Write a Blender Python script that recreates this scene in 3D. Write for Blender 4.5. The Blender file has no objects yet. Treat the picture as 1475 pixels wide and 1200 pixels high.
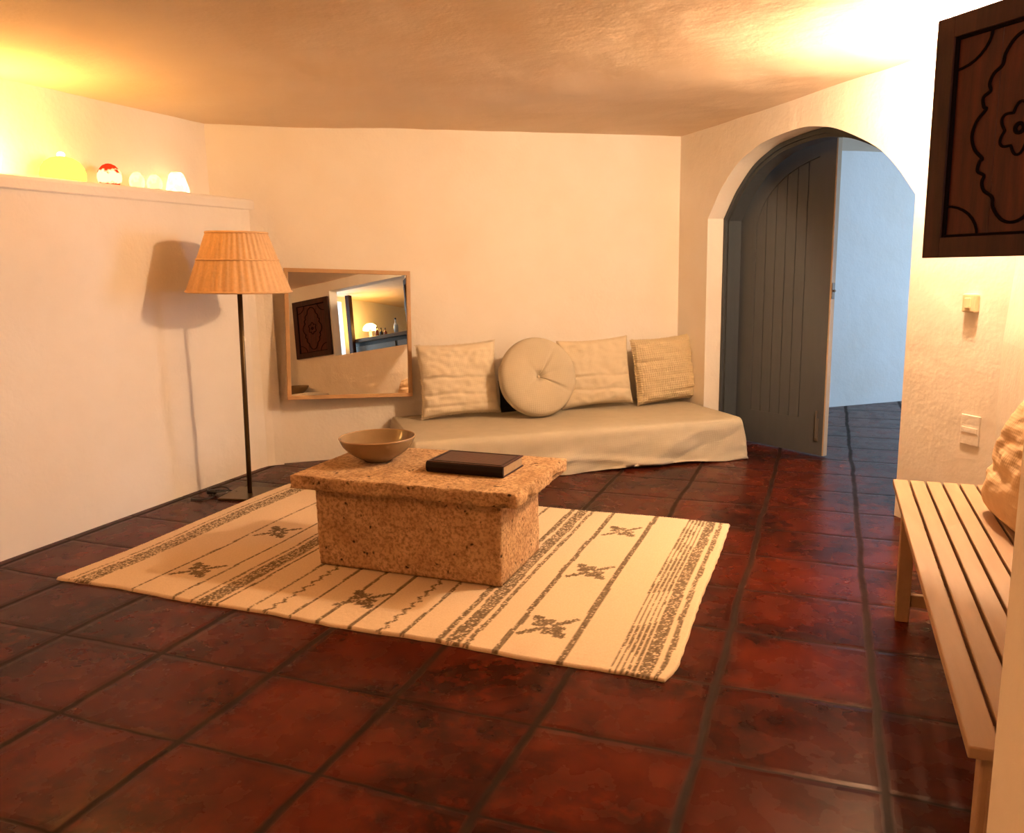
import bpy, bmesh, math, random
import numpy as np
from mathutils import Vector, Matrix, noise
random.seed(7)
scene = bpy.context.scene
col = scene.collection
PI = math.pi
def R(d): return math.radians(d)

# ------------------------------------------------------------------ camera
YAW, PITCH, ROLL, FPX = R(-21.387), R(10.328), R(-1.145), 1167.06
cf = Vector((math.sin(YAW)*math.cos(PITCH), math.cos(YAW)*math.cos(PITCH), -math.sin(PITCH)))
cr = Vector((math.cos(YAW), -math.sin(YAW), 0)); cu = cr.cross(cf)
cr, cu = math.cos(ROLL)*cr + math.sin(ROLL)*cu, -math.sin(ROLL)*cr + math.cos(ROLL)*cu
cam_data = bpy.data.cameras.new('camera'); cam = bpy.data.objects.new('camera', cam_data); col.objects.link(cam)
M = Matrix((cr, cu, -cf)).transposed().to_4x4(); M.translation = Vector((0, 0, 1.25)); cam.matrix_world = M
cam_data.sensor_fit = 'HORIZONTAL'; cam_data.sensor_width = 36; cam_data.lens = FPX/1475*36
cam_data.clip_start = 0.02
scene.camera = cam
# ------------------------------------------------------------------ world, exposure
w = bpy.data.worlds.new('world'); scene.world = w; w.use_nodes = True
w.node_tree.nodes['Background'].inputs[0].default_value = (0.45, 0.65, 1.0, 1)
w.node_tree.nodes['Background'].inputs[1].default_value = 0.40
scene.view_settings.view_transform = 'Standard'; scene.view_settings.look = 'None'
scene.view_settings.gamma = 1; scene.view_settings.use_curve_mapping = False
scene.view_settings.exposure = 2.1
# light strengths (each lamp is built by its own builder further down)
SCONCE = 300.0; SCONCE_COL = (1.0, 0.69, 0.42)
LEDGE = 7.5
FILL_LAMP = 27.0; FILL_COL = (1.0, 0.44, 0.15)
def area_light(name, loc, target, sx, sy, power, color):
    d = bpy.data.lights.new(name, 'AREA'); d.shape = 'RECTANGLE'; d.size = sx; d.size_y = sy
    d.energy = power; d.color = color
    o = bpy.data.objects.new(name, d); col.objects.link(o); o.location = loc
    o.rotation_euler = (Vector(target)-Vector(loc)).to_track_quat('-Z', 'Y').to_euler(); return o
area_light('hall_daylight', (3.55, 7.3, 1.35), (0.5, 6.6, 1.1), 1.3, 1.5, 22, (0.50, 0.74, 1.0))
area_light('kitchen_daylight', (1.35, .45, 1.6), (1.35, 2.0, 1.5), .7, 1.1, 5, (0.62, 0.84, 1.0))

# ------------------------------------------------------------------ mesh helpers
def obj(name, bm, m, parent=None, smooth=False):
    me = bpy.data.meshes.new(name); bmesh.ops.recalc_face_normals(bm, faces=bm.faces[:])
    bm.to_mesh(me); bm.free()
    if isinstance(m, (list, tuple)):
        for x in m: me.materials.append(x)
    elif m: me.materials.append(m)
    if smooth:
        for p in me.polygons: p.use_smooth = True
    o = bpy.data.objects.new(name, me); col.objects.link(o)
    if parent: o.parent = parent
    return o
def tag(o, label, cat, group=None, kind=None):
    o['label'] = label; o['category'] = cat
    if group: o['group'] = group
    if kind: o['kind'] = kind
    return o
def thing(name, label, cat, mat=None, group=None):
    o = bpy.data.objects.new(name, None); col.objects.link(o); o.empty_display_size = .05
    if mat is not None: o.matrix_world = mat
    return tag(o, label, cat, group)
def struct(name, bm, m, smooth=False):
    o = obj(name, bm, m, None, smooth); o['kind'] = 'structure'; return o
def box(bm, x0, x1, y0, y1, z0, z1, bev=0):
    vs = [bm.verts.new((x, y, z)) for x in (x0, x1) for y in (y0, y1) for z in (z0, z1)]
    q = [(0,1,3,2),(4,6,7,5),(0,4,5,1),(2,3,7,6),(0,2,6,4),(1,5,7,3)]
    fs = [bm.faces.new([vs[i] for i in f]) for f in q]
    if bev:
        es = list({e for f in fs for e in f.edges})
        bmesh.ops.bevel(bm, geom=es, offset=bev, segments=2, profile=.5, affect='EDGES')
def prism(bm, pts, a, b, fn):
    """pts: 2-D outline, extruded a..b; fn(p, t) -> 3-D"""
    A = [bm.verts.new(fn(p, a)) for p in pts]; B = [bm.verts.new(fn(p, b)) for p in pts]
    bm.faces.new(A); bm.faces.new(B[::-1]); n = len(pts)
    for i in range(n): bm.faces.new((A[i], A[(i+1) % n], B[(i+1) % n], B[i]))
def plan(bm, pts, z0, z1): prism(bm, pts, z0, z1, lambda p, t: (p[0], p[1], t))
def tube(bm, pts, r, seg=8, closed=False, rf=None):
    pts = [Vector(p) for p in pts]; n = len(pts); rings = []; up = None
    for i, p in enumerate(pts):
        if closed: d = pts[(i+1) % n]-pts[i-1]
        else: d = pts[min(i+1, n-1)]-pts[max(i-1, 0)]
        d.normalize()
        if up is None: up = Vector((0, 0, 1)) if abs(d.z) < .9 else Vector((1, 0, 0))
        x = d.cross(up).normalized(); y = x.cross(d).normalized(); up = y
        rr = rf(i/(n-1)) if rf else r
        rings.append([bm.verts.new(p+(x*math.cos(2*PI*k/seg)+y*math.sin(2*PI*k/seg))*rr) for k in range(seg)])
    for i in range(n if closed else n-1):
        a, b = rings[i], rings[(i+1) % n]
        for k in range(seg): bm.faces.new((a[k], a[(k+1) % seg], b[(k+1) % seg], b[k]))
    if not closed: bm.faces.new(rings[0][::-1]); bm.faces.new(rings[-1])
def lathe(bm, prof, seg=32, c=(0, 0, 0), sx=1, sy=1):
    rings = []
    for r, z in prof:
        if r < 1e-6: rings.append([bm.verts.new((c[0], c[1], c[2]+z))])
        else: rings.append([bm.verts.new((c[0]+r*math.cos(2*PI*k/seg)*sx, c[1]+r*math.sin(2*PI*k/seg)*sy, c[2]+z)) for k in range(seg)])
    for a, b in zip(rings, rings[1:]):
        for k in range(seg):
            k2 = (k+1) % seg
            if len(a) == 1 and len(b) == 1: continue
            if len(a) == 1: bm.faces.new((a[0], b[k], b[k2]))
            elif len(b) == 1: bm.faces.new((a[k], a[k2], b[0]))
            else: bm.faces.new((a[k], a[k2], b[k2], b[k]))
def nz(x, y, z=0.0): return noise.noise(Vector((x, y, z)))
def catmull(pts, n=6):
    out = []; P = [pts[0]]+list(pts)+[pts[-1]]
    for i in range(1, len(P)-2):
        for k in range(n):
            t = k/n; p0, p1, p2, p3 = [np.array(q, float) for q in P[i-1:i+3]]
            out.append(tuple(.5*((2*p1)+(-p0+p2)*t+(2*p0-5*p1+4*p2-p3)*t*t+(-p0+3*p1-3*p2+p3)*t**3)))
    out.append(tuple(pts[-1])); return out

# ------------------------------------------------------------------ material helpers
class NT:
    def __init__(s, name):
        s.m = bpy.data.materials.new(name); s.m.use_nodes = True; s.t = s.m.node_tree
        s.b = s.t.nodes['Principled BSDF']; s.o = s.t.nodes['Material Output']
    def n(s, ty, **kw):
        nd = s.t.nodes.new(ty)
        for k, v in kw.items():
            if k.startswith('i_'):
                key = k[2:]; key = int(key) if key.isdigit() else key.replace('_', ' ')
                nd.inputs[key].default_value = v
            else: setattr(nd, k, v)
        return nd
    def l(s, a, b): s.t.links.new(a, b)
    def math(s, op, a, b=None):
        nd = s.t.nodes.new('ShaderNodeMath'); nd.operation = op
        for i, v in enumerate((a, b)):
            if v is None: continue
            if isinstance(v, (int, float)): nd.inputs[i].default_value = v
            else: s.l(v, nd.inputs[i])
        return nd.outputs[0]
    def mix(s, f, a, b, blend='MIX'):
        nd = s.t.nodes.new('ShaderNodeMix'); nd.data_type = 'RGBA'; nd.blend_type = blend
        for i, v in ((0, f), (6, a), (7, b)):
            if isinstance(v, (int, float)): nd.inputs[i].default_value = v
            elif isinstance(v, tuple): nd.inputs[i].default_value = (*v, 1)
            else: s.l(v, nd.inputs[i])
        return nd.outputs[2]
    def ramp(s, f, a, b):
        nd = s.t.nodes.new('ShaderNodeMapRange'); nd.inputs[1].default_value = a; nd.inputs[2].default_value = b
        s.l(f, nd.inputs[0]); return nd.outputs[0]
    def noise(s, scale, detail=4, vec=None, rough=.5):
        nd = s.n('ShaderNodeTexNoise'); nd.inputs['Scale'].default_value = scale
        nd.inputs['Detail'].default_value = detail; nd.inputs['Roughness'].default_value = rough
        s.l(vec if vec is not None else s.co(), nd.inputs['Vector']); return nd.outputs['Fac']
    def co(s):
        if not hasattr(s, '_co'): s._co = s.n('ShaderNodeTexCoord').outputs['Object']
        return s._co
    def bump(s, h, strength=.3, dist=.01):
        nd = s.n('ShaderNodeBump'); nd.inputs['Strength'].default_value = strength; nd.inputs['Distance'].default_value = dist
        s.l(h, nd.inputs['Height']); s.l(nd.outputs[0], s.b.inputs['Normal'])
    def set(s, **kw):
        for k, v in kw.items():
            i = s.b.inputs[k.replace('_', ' ')]
            i.default_value = (*v, 1) if isinstance(v, tuple) else v
        return s.m
def simple(name, c, rough=.6, var=.12, scale=20, bump=.1, metal=0, spec=.5, dist=.004):
    t = NT(name); f = t.noise(scale, 4)
    c2 = tuple(max(0, x*(1-var)) for x in c)
    t.l(t.mix(f, c, c2), t.b.inputs['Base Color'])
    if bump: t.bump(t.noise(scale*4, 3), bump, dist)
    return t.set(Roughness=rough, Metallic=metal, Specular_IOR_Level=spec)
def plaster(name, c, bump=.35):
    t = NT(name)
    t.l(t.mix(t.ramp(t.noise(2.2, 5), .35, .7), c, tuple(x*y for x, y in zip(c, (.96, .93, .89)))), t.b.inputs['Base Color'])
    h = t.math('ADD', t.math('MULTIPLY', t.noise(7, 3), 1.6), t.math('MULTIPLY', t.noise(55, 4), .35))
    t.bump(h, bump, .02); return t.set(Roughness=.85, Specular_IOR_Level=.2)
def glow(name, c, strength, vary=None):
    t = NT(name); e = t.n('ShaderNodeEmission'); e.inputs[1].default_value = strength
    if vary:
        cc = t.mix(t.ramp(t.noise(vary[1], 2), .42, .58), c, vary[0]); t.l(cc, e.inputs[0])
    else: e.inputs[0].default_value = (*c, 1)
    t.l(e.outputs[0], t.o.inputs[0]); return t.m

WALL = plaster('cream_plaster', (.82, .76, .68), .2)
CEIL = plaster('brushed_ceiling_plaster', (.80, .65, .50), .18)
HALLW = plaster('white_hall_plaster', (.80, .80, .80), .2)
WOOD_D = None

# tiles: grid along world X/Y (the floor mesh sits at the world origin)
def tiles():
    t = NT('terracotta_tiles'); sep = t.n('ShaderNodeSeparateXYZ'); t.l(t.co(), sep.inputs[0])
    wob = t.math('MULTIPLY', t.math('SUBTRACT', t.noise(2.3, 2), .5), .035)
    wob2 = t.math('MULTIPLY', t.math('SUBTRACT', t.noise(14, 3), .5), .010)
    off = t.math('ADD', wob, wob2)
    u = t.math('DIVIDE', t.math('ADD', t.math('ADD', sep.outputs[0], 2.4855), off), .44386)
    v = t.math('DIVIDE', t.math('ADD', t.math('SUBTRACT', sep.outputs[1], 1.54096), off), .39331)
    def edge(a, size):
        f = t.math('FRACT', a); return t.math('MULTIPLY', t.math('SUBTRACT', .5, t.math('ABSOLUTE', t.math('SUBTRACT', f, .5))), size)
    du, dv = edge(u, .44386), edge(v, .39331)
    joint_u = t.ramp(du, .006, .016); joint_v = t.ramp(dv, .002, .008)
    inside = t.math('MULTIPLY', joint_u, joint_v)
    cell = t.n('ShaderNodeCombineXYZ'); t.l(t.math('FLOOR', u), cell.inputs[0]); t.l(t.math('FLOOR', v), cell.inputs[1])
    wn = t.n('ShaderNodeTexWhiteNoise'); wn.noise_dimensions = '3D'; t.l(cell.outputs[0], wn.inputs[0])
    base = t.mix(wn.outputs['Value'], (.100, .0135, .0045), (.060, .0082, .0028))
    mott = t.ramp(t.noise(5, 4, rough=.55), .38, .70)
    base = t.mix(t.math('MULTIPLY', mott, .62), base, (.028, .0045, .002))
    stain = t.ramp(t.noise(1.7, 6, rough=.62), .48, .60)
    blot = t.ramp(t.noise(17, 3, rough=.6), .36, .50)
    base = t.mix(t.math('MULTIPLY', t.math('MULTIPLY', stain, blot), .8), base, (.009, .0025, .0015))
    rim = t.ramp(t.math('MINIMUM', du, dv), .018, .06)
    base = t.mix(t.math('MULTIPLY', t.math('SUBTRACT', 1, rim), .30), base, (.018, .005, .003))
    grout = t.mix(t.noise(30, 3), (.010, .005, .003), (.024, .012, .007))
    t.l(t.mix(inside, grout, base), t.b.inputs['Base Color'])
    rr = t.math('ADD', t.math('MULTIPLY', t.noise(9, 5), .26), .14)
    rr = t.math('ADD', rr, t.math('MULTIPLY', t.math('SUBTRACT', 1, inside), .3)); t.l(rr, t.b.inputs['Roughness'])
    h = t.math('ADD', t.math('MULTIPLY', t.math('MULTIPLY', t.ramp(du, .004, .03), t.ramp(dv, .002, .022)), 1.0), t.math('MULTIPLY', t.noise(7, 3), .5))
    t.bump(h, .25, .006); return t.set(Specular_IOR_Level=.10, Specular_Tint=(1.0, .66, .52))
TILES = tiles()

def stone():
    t = NT('porous_sandstone'); n1 = t.noise(9, 8, rough=.65)
    v = t.n('ShaderNodeTexVoronoi'); v.inputs['Scale'].default_value = 34; v.inputs['Randomness'].default_value = 1
    wv = t.n('ShaderNodeVectorMath', operation='ADD'); t.l(t.co(), wv.inputs[0])
    nn = t.n('ShaderNodeTexNoise'); nn.inputs['Scale'].default_value = 18; t.l(t.co(), nn.inputs['Vector'])
    sc = t.n('ShaderNodeVectorMath', operation='SCALE'); sc.inputs['Scale'].default_value = .05; t.l(nn.outputs['Color'], sc.inputs[0])
    t.l(sc.outputs[0], wv.inputs[1]); t.l(wv.outputs[0], v.inputs['Vector'])
    keep = t.ramp(t.noise(14, 2), .54, .62)
    pit = t.math('MULTIPLY', t.math('SUBTRACT', 1, t.ramp(v.outputs['Distance'], .14, .30)), keep)
    base = t.mix(t.ramp(n1, .35, .7), (.74, .50, .28), (.52, .31, .155))
    base = t.mix(t.math('MULTIPLY', t.ramp(t.noise(75, 6, rough=.65), .44, .62), .8), base, (.27, .145, .07))
    base = t.mix(pit, base, (.075, .045, .03)); t.l(base, t.b.inputs['Base Color'])
    h = t.math('SUBTRACT', t.math('ADD', t.noise(90, 6, rough=.75), t.math('MULTIPLY', n1, .6)), pit)
    t.bump(h, 1.0, .008); return t.set(Roughness=.95, Specular_IOR_Level=.15)
STONE = stone()

def linen(name, c, weave=.25, scale=260):
    t = NT(name); wv = t.n('ShaderNodeTexWave', wave_type='BANDS', bands_direction='X', i_Scale=scale/6, i_Distortion=1.5)
    wz = t.n('ShaderNodeTexWave', wave_type='BANDS', bands_direction='Z', i_Scale=scale/6, i_Distortion=1.5)
    t.l(t.co(), wv.inputs['Vector']); t.l(t.co(), wz.inputs['Vector'])
    t.l(t.mix(t.noise(12, 5), c, tuple(x*.84 for x in c)), t.b.inputs['Base Color'])
    h = t.math('ADD', t.math('ADD', wv.outputs['Fac'], wz.outputs['Fac']), t.math('MULTIPLY', t.noise(25, 4), 3))
    t.bump(h, weave, .003); return t.set(Roughness=.9, Specular_IOR_Level=.15)
LINEN = linen('natural_linen', (.51, .44, .32)); CREAM = linen('cream_cotton', (.74, .64, .48))
CREAM2 = linen('cream_linen', (.70, .585, .41)); ECRU = linen('nubby_ecru_wool', (.68, .535, .33), .9, 120)
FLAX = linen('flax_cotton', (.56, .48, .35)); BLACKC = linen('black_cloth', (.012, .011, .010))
RATTAN = simple('woven_rattan', (.82, .50, .23), .7, .3, 60, .3)
BRASS = simple('aged_brass', (.12, .075, .03), .38, .2, 30, 0, metal=.8)
BLACK = simple('black_plastic', (.012, .010, .009), .4, .1, 30, 0)
OAK = simple('varnished_oak', (.52, .30, .13), .4, .25, 9, .1)
def wood(name, a, b, axis='Z', rough=.5, scale=9):
    t = NT(name); mp = t.n('ShaderNodeMapping'); t.l(t.co(), mp.inputs[0])
    s = [8, 8, 8]; s['XYZ'.index(axis)] = .9; mp.inputs['Scale'].default_value = s
    n = t.noise(scale*.5, 5, mp.outputs[0], .6); t.l(t.mix(t.ramp(n, .3, .7), a, b), t.b.inputs['Base Color'])
    t.bump(n, .15, .004); return t.set(Roughness=rough, Specular_IOR_Level=.25)
DARKWOOD = wood('dark_stained_wood', (.085, .013, .004), (.030, .005, .002), rough=.55)
FRAMEWOOD = wood('dark_stained_frame_wood', (.055, .014, .006), (.022, .006, .003), rough=.55)
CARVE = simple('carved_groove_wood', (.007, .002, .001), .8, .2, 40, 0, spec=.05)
BENCHW = wood('pale_beech_wood', (.44, .28, .17), (.39, .245, .145), 'Y', .5)
DOORP = wood('grey_painted_wood', (.085, .092, .100), (.078, .085, .092), rough=.5)
FRAMEP = wood('blue_grey_painted_wood', (.060, .070, .080), (.052, .062, .072), rough=.45)
EDGEW = simple('bare_door_edge_wood', (.50, .36, .22), .6)
LEATHER = simple('brown_leather', (.060, .014, .006), .45, .5, 16, .3, spec=.25)
LEATHERD = simple('dark_leather', (.010, .004, .003), .5, .3, 16, .3, spec=.2)
PAPER = simple('aged_paper', (.42, .29, .16), .9, .35, 70, .2)
CERAMIC = simple('glazed_stoneware', (.27, .175, .085), .16, .22, 14, .05)
SWITCHM = simple('ivory_switch_plastic', (.74, .60, .38), .4, .03, 5, 0)
STEEL = simple('brushed_steel', (.20, .17, .14), .6, .1, 40, 0, metal=.6)
MIRROR = NT('silvered_glass').set(Base_Color=(.90, .90, .88), Metallic=1.0, Roughness=0.0)

# ------------------------------------------------------------------ room geometry (metres, camera plumb point = origin)
A = Vector((-3.3, 4.40, 0)); C = Vector((-1.029, 6.126, 0)); e = (C-A).normalized(); n_in = Vector((e.y, -e.x, 0))
L = Vector((-.774, 5.757, 0)); aw = Vector((.6145, -.789, 0)).normalized(); ao = Vector((-aw.y, aw.x, 0))   # arch wall direction, outward
if ao.x < 0: ao = -ao
CH = 2.160
XR, XP = .692, .674      # right wall, thicker parapet below
YEND = 3.865
# floor
bm = bmesh.new(); box(bm, -4.6, 5.5, -2.2, 11.0, -.12, 0); struct('floor', bm, TILES)
# ceiling: one gently uneven plaster slab
bm = bmesh.new(); NX, NY = 170, 200; X0, X1, Y0, Y1 = -4.6, 5.5, -2.2, 11.0
def ceil_z(x, y):
    return CH + .012*nz(x*1.1, y*1.1, 3) + .006*nz(x*3.2, y*3.2, 8) + .0022*nz(x*9, y*9, 1)
g = [[bm.verts.new((X0+(X1-X0)*i/NX, Y0+(Y1-Y0)*j/NY, ceil_z(X0+(X1-X0)*i/NX, Y0+(Y1-Y0)*j/NY))) for j in range(NY+1)] for i in range(NX+1)]
for i in range(NX):
    for j in range(NY): bm.faces.new((g[i][j], g[i+1][j], g[i+1][j+1], g[i][j+1]))
T = [bm.verts.new((x, y, CH+.2)) for x, y in ((X0, Y0), (X1, Y0), (X1, Y1), (X0, Y1))]
bm.faces.new(T)
for a, b, c, d in ((g[0][0], g[NX][0], T[1], T[0]), (g[NX][0], g[NX][NY], T[2], T[1]), (g[NX][NY], g[0][NY], T[3], T[2]), (g[0][NY], g[0][0], T[0], T[3])):
    bm.faces.new((a, b, c, d))
struct('ceiling', bm, CEIL, True)
HT = CH+.05
# left wall (true wall) and the half-height wall in front of it
bm = bmesh.new(); plan(bm, [(-3.85, -2.0), (-3.615, -2.0), (-3.612, 4.30), (-3.85, 4.30)], 0, HT); struct('wall_left', bm, WALL)
bm = bmesh.new()
plan(bm, [(-3.611, -1.79), (-3.428, -1.79), (-3.4165, 4.20), (-3.405, 4.262), (-3.372, 4.30), (-3.33, 4.335), (-3.42, 4.40), (-3.611, 4.20)], 0, 1.645)
prof = [(0, 1.643), (.203, 1.643), (.2075, 1.65), (.209, 1.69), (.205, 1.704), (.195, 1.712), (0, 1.716)]
prism(bm, prof, -1.79, 4.36, lambda p, t: (-3.611+p[0]*(1 if t < 4 else .98)-.0026*(4.36-t)*.6*(p[0]/.2), t, p[1]))
struct('trim_1', bm, WALL)
# back wall
Pm = A - e*.62
bm = bmesh.new(); o_ = -n_in*.2
bl = [Pm, A-e*.02, C, C+o_+e*.05, Pm+o_]
plan(bm, [(p.x, p.y) for p in bl], 0, HT); struct('wall_back', bm, WALL)
# arch wall with the hole: built as columns along s
arch_pts = [(-.045, 1.560), (.04, 1.66), (.12, 1.745), (.286, 1.868), (.45, 1.935), (.62, 1.975), (.93, 1.995), (1.12, 1.972), (1.29, 1.925), (1.54, 1.812), (1.69, 1.700), (1.83, 1.553)]
arch = catmull(arch_pts, 5)
s_start = (C-L).dot(aw); TH = .24
s_end = s_start
J = Vector((.79, 3.735, 0)); s_end = (J-L).dot(aw)
def AP(s, z, t): p = L+aw*s+ao*t; return (p.x, p.y, z)
def arch_wall(name, t0, t1, m):
    bm = bmesh.new()
    prism(bm, [(s_start-.15, 0), (arch[0][0], 0), arch[0], (arch[0][0], HT), (s_start-.15, HT)][0:5], t0, t1, lambda p, t: AP(p[0], p[1], t))
    prism(bm, [(arch[-1][0], 0), (s_end, 0), (s_end, HT), (arch[-1][0], HT)], t0, t1, lambda p, t: AP(p[0], p[1], t))
    for a, b in zip(arch, arch[1:]):
        prism(bm, [a, b, (b[0], HT), (a[0], HT)], t0, t1, lambda p, t: AP(p[0], p[1], t))
    bmesh.ops.remove_doubles(bm, verts=bm.verts[:], dist=1e-5)
    seen = {}
    for f in bm.faces[:]:
        k = tuple(sorted(v.index for v in f.verts))
    bm.verts.index_update()
    for f in bm.faces[:]:
        k = tuple(sorted(v.index for v in f.verts)); seen.setdefault(k, []).append(f)
    for k, fs in seen.items():
        if len(fs) > 1:
            for f in fs: bm.faces.remove(f)
    return struct(name, bm, m)
arch_wall('wall_back_right', 0, TH, WALL)
# right wall: opening with wooden shutters above a parapet
OY0, OY1, OZ0, OZ1 = 1.44, 2.58, 1.235, 2.04
bm = bmesh.new(); XO = XR+.14
def wallbox(y0, y1, z0, z1): box(bm, XR, XO, y0, y1, z0, z1)
wallbox(-2.0, OY0, 0, HT); wallbox(OY1, 3.84, 0, HT); wallbox(OY0, OY1, 0, OZ0); wallbox(OY0, OY1, OZ1, HT)
struct('wall_right', bm, WALL)
bm = bmesh.new()
pf = [(XR+.001, 0), (XR+.001, 1.20), (XP+.010, 1.06), (XP+.003, .97), (XP, .92), (XP, 0)]
prism(bm, pf, 1.36, 3.845, lambda p, t: (p[0], t, p[1])); struct('trim_2', bm, WALL)
bm = bmesh.new(); box(bm, .30, XR, .76, 1.30, 0, .80, .02); struct('trim_3', bm, WALL)
# near wall stub beside the camera, and the wall behind the camera
bm = bmesh.new(); k = math.tan(R(11.49)); box(bm, k*.70, XR, .46, .70, 0, HT); struct('wall_near_right', bm, WALL)
bm = bmesh.new(); box(bm, -3.9, 3.6, -2.0, -1.8, 0, HT); struct('wall_near', bm, WALL)
# kitchen behind the right wall
bm = bmesh.new(); box(bm, 3.3, 3.5, .4, 4.0, 0, HT); struct('wall_kitchen_far', bm, WALL)
bm = bmesh.new(); box(bm, XO, 1.0, .60, .80, 0, HT); box(bm, 1.7, 3.3, .60, .80, 0, HT); box(bm, 1.0, 1.7, .60, .80, 0, .85); box(bm, 1.0, 1.7, .60, .80, 2.10, HT)
struct('wall_kitchen_near', bm, HALLW)
bm = bmesh.new(); plan(bm, [(1.02, 3.95), (.99, 3.80), (3.5, 3.80), (3.5, 5.9), (3.32, 5.9)], 0, HT); struct('wall_kitchen_side', bm, HALLW)
# hall beyond the arch
B = Vector((.015, 7.517, 0)); be = Vector((math.sin(R(50.4)), math.cos(R(50.4)), 0)); bn = Vector((-be.y, be.x, 0))
bm = bmesh.new(); q = [B-be*1.5, B+be*4.4, B+be*4.4+bn*.2, B-be*1.5+bn*.2]; plan(bm, [(p.x, p.y) for p in q], 0, HT); struct('wall_hall_far', bm, HALLW)
q0 = C+ao*.21+aw*.02; q1 = B-be*1.25
bm = bmesh.new(); sd = (q1-q0).normalized(); sn = Vector((-sd.y, sd.x, 0))*.15
if sn.x > 0: sn = -sn
plan(bm, [(p.x, p.y) for p in (q0, q1, q1+sn, q0+sn)], 0, HT); struct('wall_hall_left', bm, HALLW)
bm = bmesh.new(); box(bm, 3.70, 3.9, 5.5, 11, 0, .55); box(bm, 3.70, 3.9, 5.5, 6.5, .55, HT); box(bm, 3.70, 3.9, 8.1, 11, .55, HT); struct('wall_hall_right', bm, HALLW)

# ------------------------------------------------------------------ arched door
def prof_in(d):
    c = .89
    out = []
    for s, z in arch:
        k = (1-d/.93); out.append((c+(s-c)*k, z-d*(.35+.65*max(0, (z-1.55)/.45))))
    return out
bm = bmesh.new()
def frame_ring(bm, pin, pout, t0, t1):
    po = [(pout[0][0], 0)]+pout+[(pout[-1][0], 0)]; pi = [(pin[0][0], 0)]+pin+[(pin[-1][0], 0)]
    for i in range(len(po)-1):
        prism(bm, [po[i], po[i+1], pi[i+1], pi[i]], t0, t1, lambda p, t: AP(p[0], p[1], t))
frame_ring(bm, prof_in(.052), prof_in(.002), .135, .23)
frame_ring(bm, prof_in(.030), prof_in(.003), .120, .135)
frame = obj('door_frame', bm, FRAMEP)
# leaf: local x along the leaf from the hinge, local y into the hall, z up
D = Vector((-.003, 5.524, 0)); az = R(125.5); ld = Vector((math.sin(az), math.cos(az), 0)); WD = .74
H0 = D-ld*WD; lo = Vector((-ld.y, ld.x, 0)); lo = lo if lo.y > 0 else -lo
Mleaf = Matrix((ld, lo, Vector((0, 0, 1)))).transposed().to_4x4(); Mleaf.translation = H0+Vector((0, 0, .004))
def leaf_top(x):      # outer arc of the leaf
    xs = [0, .06, .09, .12, .18, .26, .34, .42, .51, .61, .74]; zs = [1.56, 1.63, 1.69, 1.74, 1.815, 1.885, 1.935, 1.967, 1.990, 2.003, 2.010]
    return float(np.interp(x, xs, zs))
def leaf_in(x):       # arc of the plank panel
    xs = [.145, .17, .21, .26, .32, .39, .47, .56, .66]; zs = [1.50, 1.58, 1.655, 1.715, 1.768, 1.815, 1.852, 1.882, 1.905]
    return float(np.interp(x, xs, zs))
bm = bmesh.new(); N = 40
for i in range(N):
    a, b = WD*i/N, WD*(i+1)/N
    prism(bm, [(a, .004), (b, .004), (b, leaf_top(b)), (a, leaf_top(a))], .012, .042, lambda p, t: (p[0], t, p[1]))
xi0, xi1, zr = .145, .625, .235
def ringpiece(x0, x1, f0, f1, n):
    for i in range(n):
        a, b = x0+(x1-x0)*i/n, x0+(x1-x0)*(i+1)/n
        prism(bm, [(a, f0(a)), (b, f0(b)), (b, f1(b)), (a, f1(a))], 0, .012, lambda p, t: (p[0], t, p[1]))
ringpiece(0, xi0, lambda x: .004, leaf_top, 6); ringpiece(xi1, WD, lambda x: .004, leaf_top, 6)
ringpiece(xi0, xi1, lambda x: .004, lambda x: zr, 4); ringpiece(xi0, xi1, leaf_in, leaf_top, 26)
leaf = obj('door_1', bm, DOORP); leaf.matrix_world = Mleaf; leaf['kind'] = 'structure'
leaf['label'] = 'grey arched plank door standing ajar in the archway'
bm = bmesh.new(); nb = 6
for i in range(nb):
    a, b = xi0+(xi1-xi0)*i/nb+.003, xi0+(xi1-xi0)*(i+1)/nb-.003
    n = 5
    for j in range(n):
        p, q = a+(b-a)*j/n, a+(b-a)*(j+1)/n
        prism(bm, [(p, zr), (q, zr), (q, leaf_in(q)-.002), (p, leaf_in(p)-.002)], .0055, .013, lambda p, t: (p[0], t, p[1]))
obj('plank_panel', bm, DOORP, leaf)
bm = bmesh.new(); box(bm, WD, WD+.010, .002, .040, .006, 2.0); obj('door_edge', bm, EDGEW, leaf)['label'] = 'pale bare wood edge of the door'
bm = bmesh.new(); box(bm, WD-.055, WD-.030, -.012, 0, .10, .25, .003); tube(bm, [(WD-.042, -.016, .12), (WD-.042, -.016, .30)], .006); obj('floor_bolt', bm, STEEL, leaf)['label'] = 'small metal bolt'
bm = bmesh.new(); box(bm, WD+.010, WD+.014, .008, .034, 1.02, 1.12, .001); tube(bm, [(WD+.012, .02, 1.07), (WD+.028, .02, 1.07)], .007); obj('latch', bm, STEEL, leaf)['label'] = 'small metal latch on the door edge'
frame.parent = leaf; frame.matrix_parent_inverse = Mleaf.inverted()

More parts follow.
